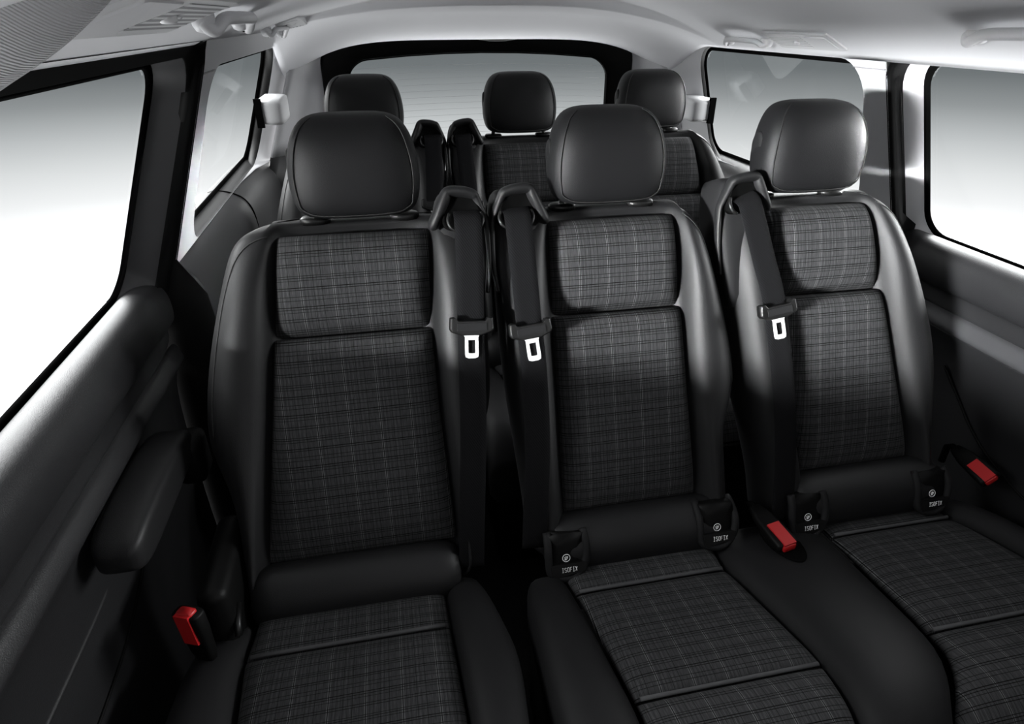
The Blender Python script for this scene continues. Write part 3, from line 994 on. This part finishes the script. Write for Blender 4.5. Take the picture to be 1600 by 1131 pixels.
# ------------------------------------------------------------------ seat belts
def belt(name, label, path, group, tv, twist=0.0):
    """path: (x, v, w) centre line in backrest coordinates, downwards"""
    P = smooth_path(path, 6)
    top = path[0]
    O = B(*top)
    root = empty(name, O, label, 'seat belt', group)
    hw = .0235
    def ribbon(pp):
        A, UV = [], []
        s = 0.0
        rows = []
        for i, p in enumerate(pp):
            a = pp[max(0, i - 1)]; b = pp[min(len(pp) - 1, i + 1)]
            t = b - a
            d = np.array([-t[1], t[0]]) if False else np.array([t[1], -t[0]])
            d = d / (np.linalg.norm(d) + 1e-9)
            if d[0] < 0: d = -d
            if i: s += np.linalg.norm(pp[i] - pp[i - 1])
            ring = []
            for k, w in ((-1, 0), (-.97, .0008), (-.5, .0009), (0, .001), (.5, .0009), (.97, .0008), (1, 0), (.97, -.0008), (0, -.0008), (-.97, -.0008)):
                ring.append(B(p[0] + d[0] * hw * k, p[1] + d[1] * hw * k, p[2] + w) - O)
                UV.append((k * hw, s))
            rows.append(ring)
        v, f = loft(rows)
        return v, f, UV
    v, f, uv = ribbon(P)
    mesh('webbing', v, f, M['web'], root, uv=uv)
    # thin edge cords
    # tongue: black grip and steel plate
    i = min(range(len(P)), key=lambda k: abs(P[k][1] - tv))
    c = P[i]
    t = P[min(i + 3, len(P) - 1)] - P[i - 3]
    ang = math.atan2(t[0], -t[1]) + twist
    ca, sa = math.cos(ang), math.sin(ang)
    Q = lambda a, b, w: B(c[0] + a * ca + b * sa, c[1] - a * -sa + b * ca if False else c[1] + a * sa + b * ca, c[2] + w) - O
    Q = lambda a, b, w: B(c[0] + a * ca - b * sa, c[1] + a * sa + b * ca, c[2] + w) - O
    outline = [(-.0375, .013), (-.030, .015), (-.024, .008), (.024, .008), (.030, .015), (.0375, .013), (.0385, -.006), (.036, -.011), (.018, -.0175), (-.018, -.0175), (-.036, -.011), (-.0385, -.006)]
    v, f = loft([[Q(a * k, b * k, w) for a, b in outline] for k, w in ((.94, -.004), (1, .001), (1, .010), (.93, .0145))])
    grip = mesh('tongue_grip', v, f, M['gloss'], root, smooth=False)
    bv = grip.modifiers.new('bevel', 'BEVEL'); bv.width = .0015; bv.segments = 2
    v, f = loft([[Q(a * k, b, w) for a, b in ((-.026, .004), (.026, .004), (.026, -.009), (-.026, -.009))] for k, w in ((1, .013), (.97, .0165))])
    mesh('grip_pad', v, f, M['leather_soft'], grip, smooth=False)
    out = [(-.0165, -.012), (.0165, -.012), (.0115, -.021), (.0118, -.050), (.0108, -.0555), (.006, -.0575), (-.006, -.0575), (-.0108, -.0555), (-.0118, -.050), (-.0115, -.021)]
    inn = [(-.0062, -.0255), (.0062, -.0255), (.0062, -.0275), (.0060, -.046), (.0056, -.0485), (.003, -.0490), (-.003, -.0490), (-.0056, -.0485), (-.0060, -.046), (-.0062, -.0275)]
    rows = [[Q(a, b, w) for a, b in lp] for lp, w in ((out, .0035), (out, .0065), (inn, .0065), (inn, .0035), (out, .0035))]
    v, f = loft(rows, True, False)
    mesh('tongue', v, f, M['tongue'], root, smooth=False, label='pale steel tongue with an oblong hole')
    # lower run from the tongue down beside the cushion is part of the same webbing
    return root


GB = 'seat belts of the near row'
belts = [
    belt('seat_belt', 'black belt on the left seat of the near row, left of the central gap', [(-.249, .026, .020), (-.249, .012, .034), (-.250, -.02, .040), (-.254, -.095, .040), (-.259, -.170, .044), (-.264, -.26, .046), (-.270, -.36, .044), (-.278, -.45, .040), (-.286, -.54, .034), (-.292, -.62, .026)], GB, -.176),
    belt('seat_belt', 'black belt on the middle seat of the near row, right of the central gap', [(-.163, .026, .020), (-.162, .012, .034), (-.161, -.02, .040), (-.158, -.095, .040), (-.157, -.172, .046), (-.154, -.25, .049), (-.154, -.34, .048), (-.157, -.42, .045), (-.164, -.50, .040), (-.172, -.60, .030)], GB, -.180, .06),
    belt('seat_belt', 'black belt on the right seat of the near row, beside the brightest plaid', [(.272, .026, .020), (.277, .012, .034), (.283, -.02, .040), (.302, -.095, .040), (.318, -.172, .046), (.331, -.29, .048), (.338, -.38, .048), (.341, -.475, .045), (.341, -.56, .038), (.338, -.62, .030)], GB, -.186, .0),
]

# ------------------------------------------------------------------ the far row
DY, DX = .814, .012
seen = {'L': 'far-row seat on the left, mostly hidden behind the left headrest of the near row',
        'C': 'middle seat of the far row, its headrest against the rear window',
        'R': 'far-row seat on the right beside the quarter window'}
for s, k in zip(seats, 'LCR'):
    c = copy_tree(s)
    c.location = s.location + Vector((DX, DY, 0))
    c['label'] = seen[k]
    c['group'] = G3
    for ch in list(c.children):
        if ch.name.split('.')[0] in ('armrest', 'isofix_cover'):
            for g in list(ch.children): bpy.data.objects.remove(g)
            bpy.data.objects.remove(ch)
for b_, lab in zip(belts, ('black belt of the far row, left one of the pair before the rear window', 'black belt of the far row, right one of the pair before the rear window', 'black belt on the right seat of the far row, behind the middle headrest')):
    c = copy_tree(b_)
    c.location = b_.location + Vector((DX, DY, 0))
    c['label'] = lab
    c['group'] = 'seat belts of the far row'

# ------------------------------------------------------------------ buckles
def buckle(label, c, axis, side_, size=1.0):
    """c: centre of the button, axis: pointing out of the buckle towards the button, side_: width direction"""
    root = empty('seat_belt_buckle', c, label, 'buckle', 'red-buttoned buckles')
    a = np.array(axis, float); a /= np.linalg.norm(a)
    s = np.array(side_, float); s -= a * (s @ a); s /= np.linalg.norm(s)
    n = np.cross(a, s)
    P = lambda p, q, r: s * p * size + n * q * size + a * r * size
    rows = [[P(x, y, r) for x, y in [(q[0], q[1]) for q in superell(0, 0, 0, w, d, 4.0, 20)]] for r, w, d in ((-.11, .012, .006), (-.08, .020, .010), (-.03, .024, .0125), (-.004, .0245, .013), (0, .0235, .012))]
    v, f = loft(rows)
    mesh('housing', v, f, M['black'], root)
    V, Fc = [], []
    v, f = loft([[P(x, y, r) for x, y in [(q[0], q[1]) for q in superell(0, .002, 0, w, d, 5.0, 20)]] for r, w, d in ((-.004, .0145, .0085), (.003, .0145, .0085), (.005, .013, .007))])
    mesh('release_button', v, f, M['red'], root, label='red release button')
    # button runs down over the front face, as on the photograph
    v, f = loft([[P(x * w, .0125 + d, r) for x, r in ((-.95, .003), (.95, .003), (.95, -.052), (-.95, -.052))] for w, d in ((.0145, -.006), (.0140, .0022))])
    mesh('button_face', v, f, M['red'], root, smooth=False, label='red front of the button')
    v, f = tube([P(.0, 0, -.10), P(0, .0, -.118)] + [P(0, 0, -.13) + np.array([0, 0, -d]) for d in (.01, .05)], .007, 8)
    mesh('stalk', v, f, M['rubber'], root)
    return root


buckle('buckle with a red button between the left seat and the sliding door', (-.738, .735, .532), (-.10, .10, .98), (-.88, .46, 0))
buckle('buckle with a red button set in the bolster between the middle and right seats', (.292, .742, .452), (.12, -.90, -.10), (1, .1, .1), .95)
buckle('buckle with a red button between the right seat and its sliding door', (.800, .812, .472), (0, -.98, -.1), (.72, 0, .70), .9)
# black disc on the bolster, painting the shade of the middle buckle's recess
Oc = np.array(seats[1].location)
rows = []
for k, h in ((1.0, .030), (1.0, .0355), (.9, .0365), (.3, .036)):
    rows.append([Cu(.300 + .03 * k * math.cos(t), .775 + .062 * k * math.sin(t), h) - Oc for t in np.linspace(0, 2 * math.pi, 28, endpoint=False)])
v, f = loft(rows)
mesh('recess_shade_disc', v, f, M['rubber'], seats[1])

# ------------------------------------------------------------------ things on the ceiling and the walls
def on_ceiling(x, y, d=0.0):
    return np.array([x, y, zceil(x, y)]) + nceil(x, y) * d


def grab_handle(label, y0, y1, x, bow=.020, r=.009):
    O = on_ceiling(x, (y0 + y1) / 2)
    root = empty('grab_handle', O, label, 'grab handle', 'ceiling grab handles')
    pts = []
    for t, d, dx in ((0, .004, .012), (.05, .018, .006), (.14, bow * .9, -.006), (.3, bow, -.014), (.5, bow * 1.02, -.016), (.7, bow, -.014), (.86, bow * .9, -.006), (.95, .018, .006), (1, .004, .012)):
        sx = 1 if x > 0 else -1
        pts.append(on_ceiling(x + sx * dx, y0 + (y1 - y0) * t, d) - O)
    v, f = tube(smooth_path(pts, 5), r, 12)
    mesh('grip', v, f, M['grille'], root, sub=1)
    for t in (.06, .94):
        sx = 1 if x > 0 else -1
        c = on_ceiling(x + sx * .012, y0 + (y1 - y0) * t, .008) - O
        v, f = loft([[q + c for q in superell(0, 0, z, a, b, 2.4, 18)] for z, a, b in ((.01, .012, .020), (-.002, .012, .020), (-.008, .009, .014), (-.010, .003, .005))])
        mesh('mount', v, f, M['grille'], root)
        v, f = tube([c + np.array([-sx * .004, .0, -.008]), c + np.array([-sx * .004, 0, -.0115])], .0025, 10)
        mesh('screw', v, f, M['rubber'], root)
    return root


def lamp_unit(label, y0, y1, x0, x1, slats=7):
    """ceiling vent and reading lamp: frame, louvre field, lens, knob"""
    ym, xm = (y0 + y1) / 2, (x0 + x1) / 2
    O = on_ceiling(xm, ym)
    root = empty('roof_vent', O, label, 'ceiling vent', 'ceiling vents with reading lamps')
    def plate(nm, a0, a1, b0, b1, d0, d1, m, r=.0):
        rows = []
        for d, k in ((d0, 1.0), (d1, 1.0), (d1 + .002, .94)):
            lp = rloop(-1, 1, -1, 1, .12, 5)
            rows.append([on_ceiling((a0 + a1) / 2 + p * k * (a1 - a0) / 2, (b0 + b1) / 2 + q * k * (b1 - b0) / 2, d) - O for q, p in lp])
        v, f = loft(rows)
        return mesh(nm, v, f, m, root, smooth=False)
    plate('frame', x0, x1, y0, y1, -.004, .003, M['grille'])
    L = y1 - y0
    a, b = (x0 + .010, x1 - .010)
    plate('vent_field', a, b, y0 + L * .40, y1 - L * .05, .002, .0036, M['louvre'])
    for k in range(slats):
        xx = a + (b - a) * (k + .5) / slats
        v, f = loft([[on_ceiling(xx + p * .0035, y, .0035 + q) - O for p, q in ((-1, 0), (1, 0), (.6, .0025), (-.6, .0025))] for y in (y0 + L * .41, y0 + L * .68, y1 - L * .06)])
        mesh('slat', v, f, M['grille'], root, smooth=False)
    plate('lamp_lens', a, b, y0 + L * .05, y0 + L * .36, .002, .0045, M['lens'])
    v, f = loft([[on_ceiling(xm, y0 + L * .56, .0) - O + q for q in superell(0, 0, -z, a_, a_, 2.0, 16)] for z, a_ in ((.002, .008), (.008, .008), (.010, .006), (.0105, .003))])
    mesh('knob', v, f, M['cover'], root)
    return root


lamp_unit('large ceiling vent with lamp at the front left, beside the ribbed roof cloth', .50, .83, -.600, -.515)
grab_handle('long grey grab handle on the left, behind the front vent', .84, 1.10, -.555, .011, .0075)
lamp_unit('small ceiling vent high at the back left, above the left quarter window', 1.74, 2.0, -.60, -.545, 4)
grab_handle('small grey grab handle at the back left', 1.72, 2.02, -.610, .010, .006)
lamp_unit('ceiling vent with lamp on the right, above the right quarter window', 1.345, 1.60, .568, .635)
grab_handle('grey grab handle on the right, behind the ceiling vent', 1.615, 1.83, .598, .016, .007)
grab_handle('grey grab handle at the right edge, above the right sliding door', .62, .965, .545, .014, .009)


def hinge_cover(label, sgn, x, y, z, sy, sz):
    O = np.array([sgn * x, y, z])
    root = empty('hinge_cover', O, label, 'cover', 'quarter window hinge covers')
    rows = []
    for d, k in ((-.02, 1.0), (.02, 1.0), (.036, .97), (.043, .90), (.045, .6)):
        rows.append([np.array([-sgn * d, p * k * sy, q * k * sz]) for p, q in rloop(-.5, .5, -.5, .5, .16, 6)])
    v, f = loft(rows)
    mesh('shell', v, f, M['cover'], root)
    v, f = loft([[np.array([-sgn * d, -sy * .5 - .006 + p * .012, q * sz * .54]) for p, q in ((0, -1), (1, -1), (1, 1), (0, 1))] for d in (-.03, -.010)])
    mesh('gasket', v, f, M['rubber'], root, smooth=False)
    return root


hinge_cover('pale hinge cover on the left, by the rear edge of the left quarter window', -1, .705, 2.18, 1.074, .20, .074)
hinge_cover('pale hinge cover on the right, by the rear edge of the right quarter window', 1, .700, 2.165, 1.045, .17, .075)
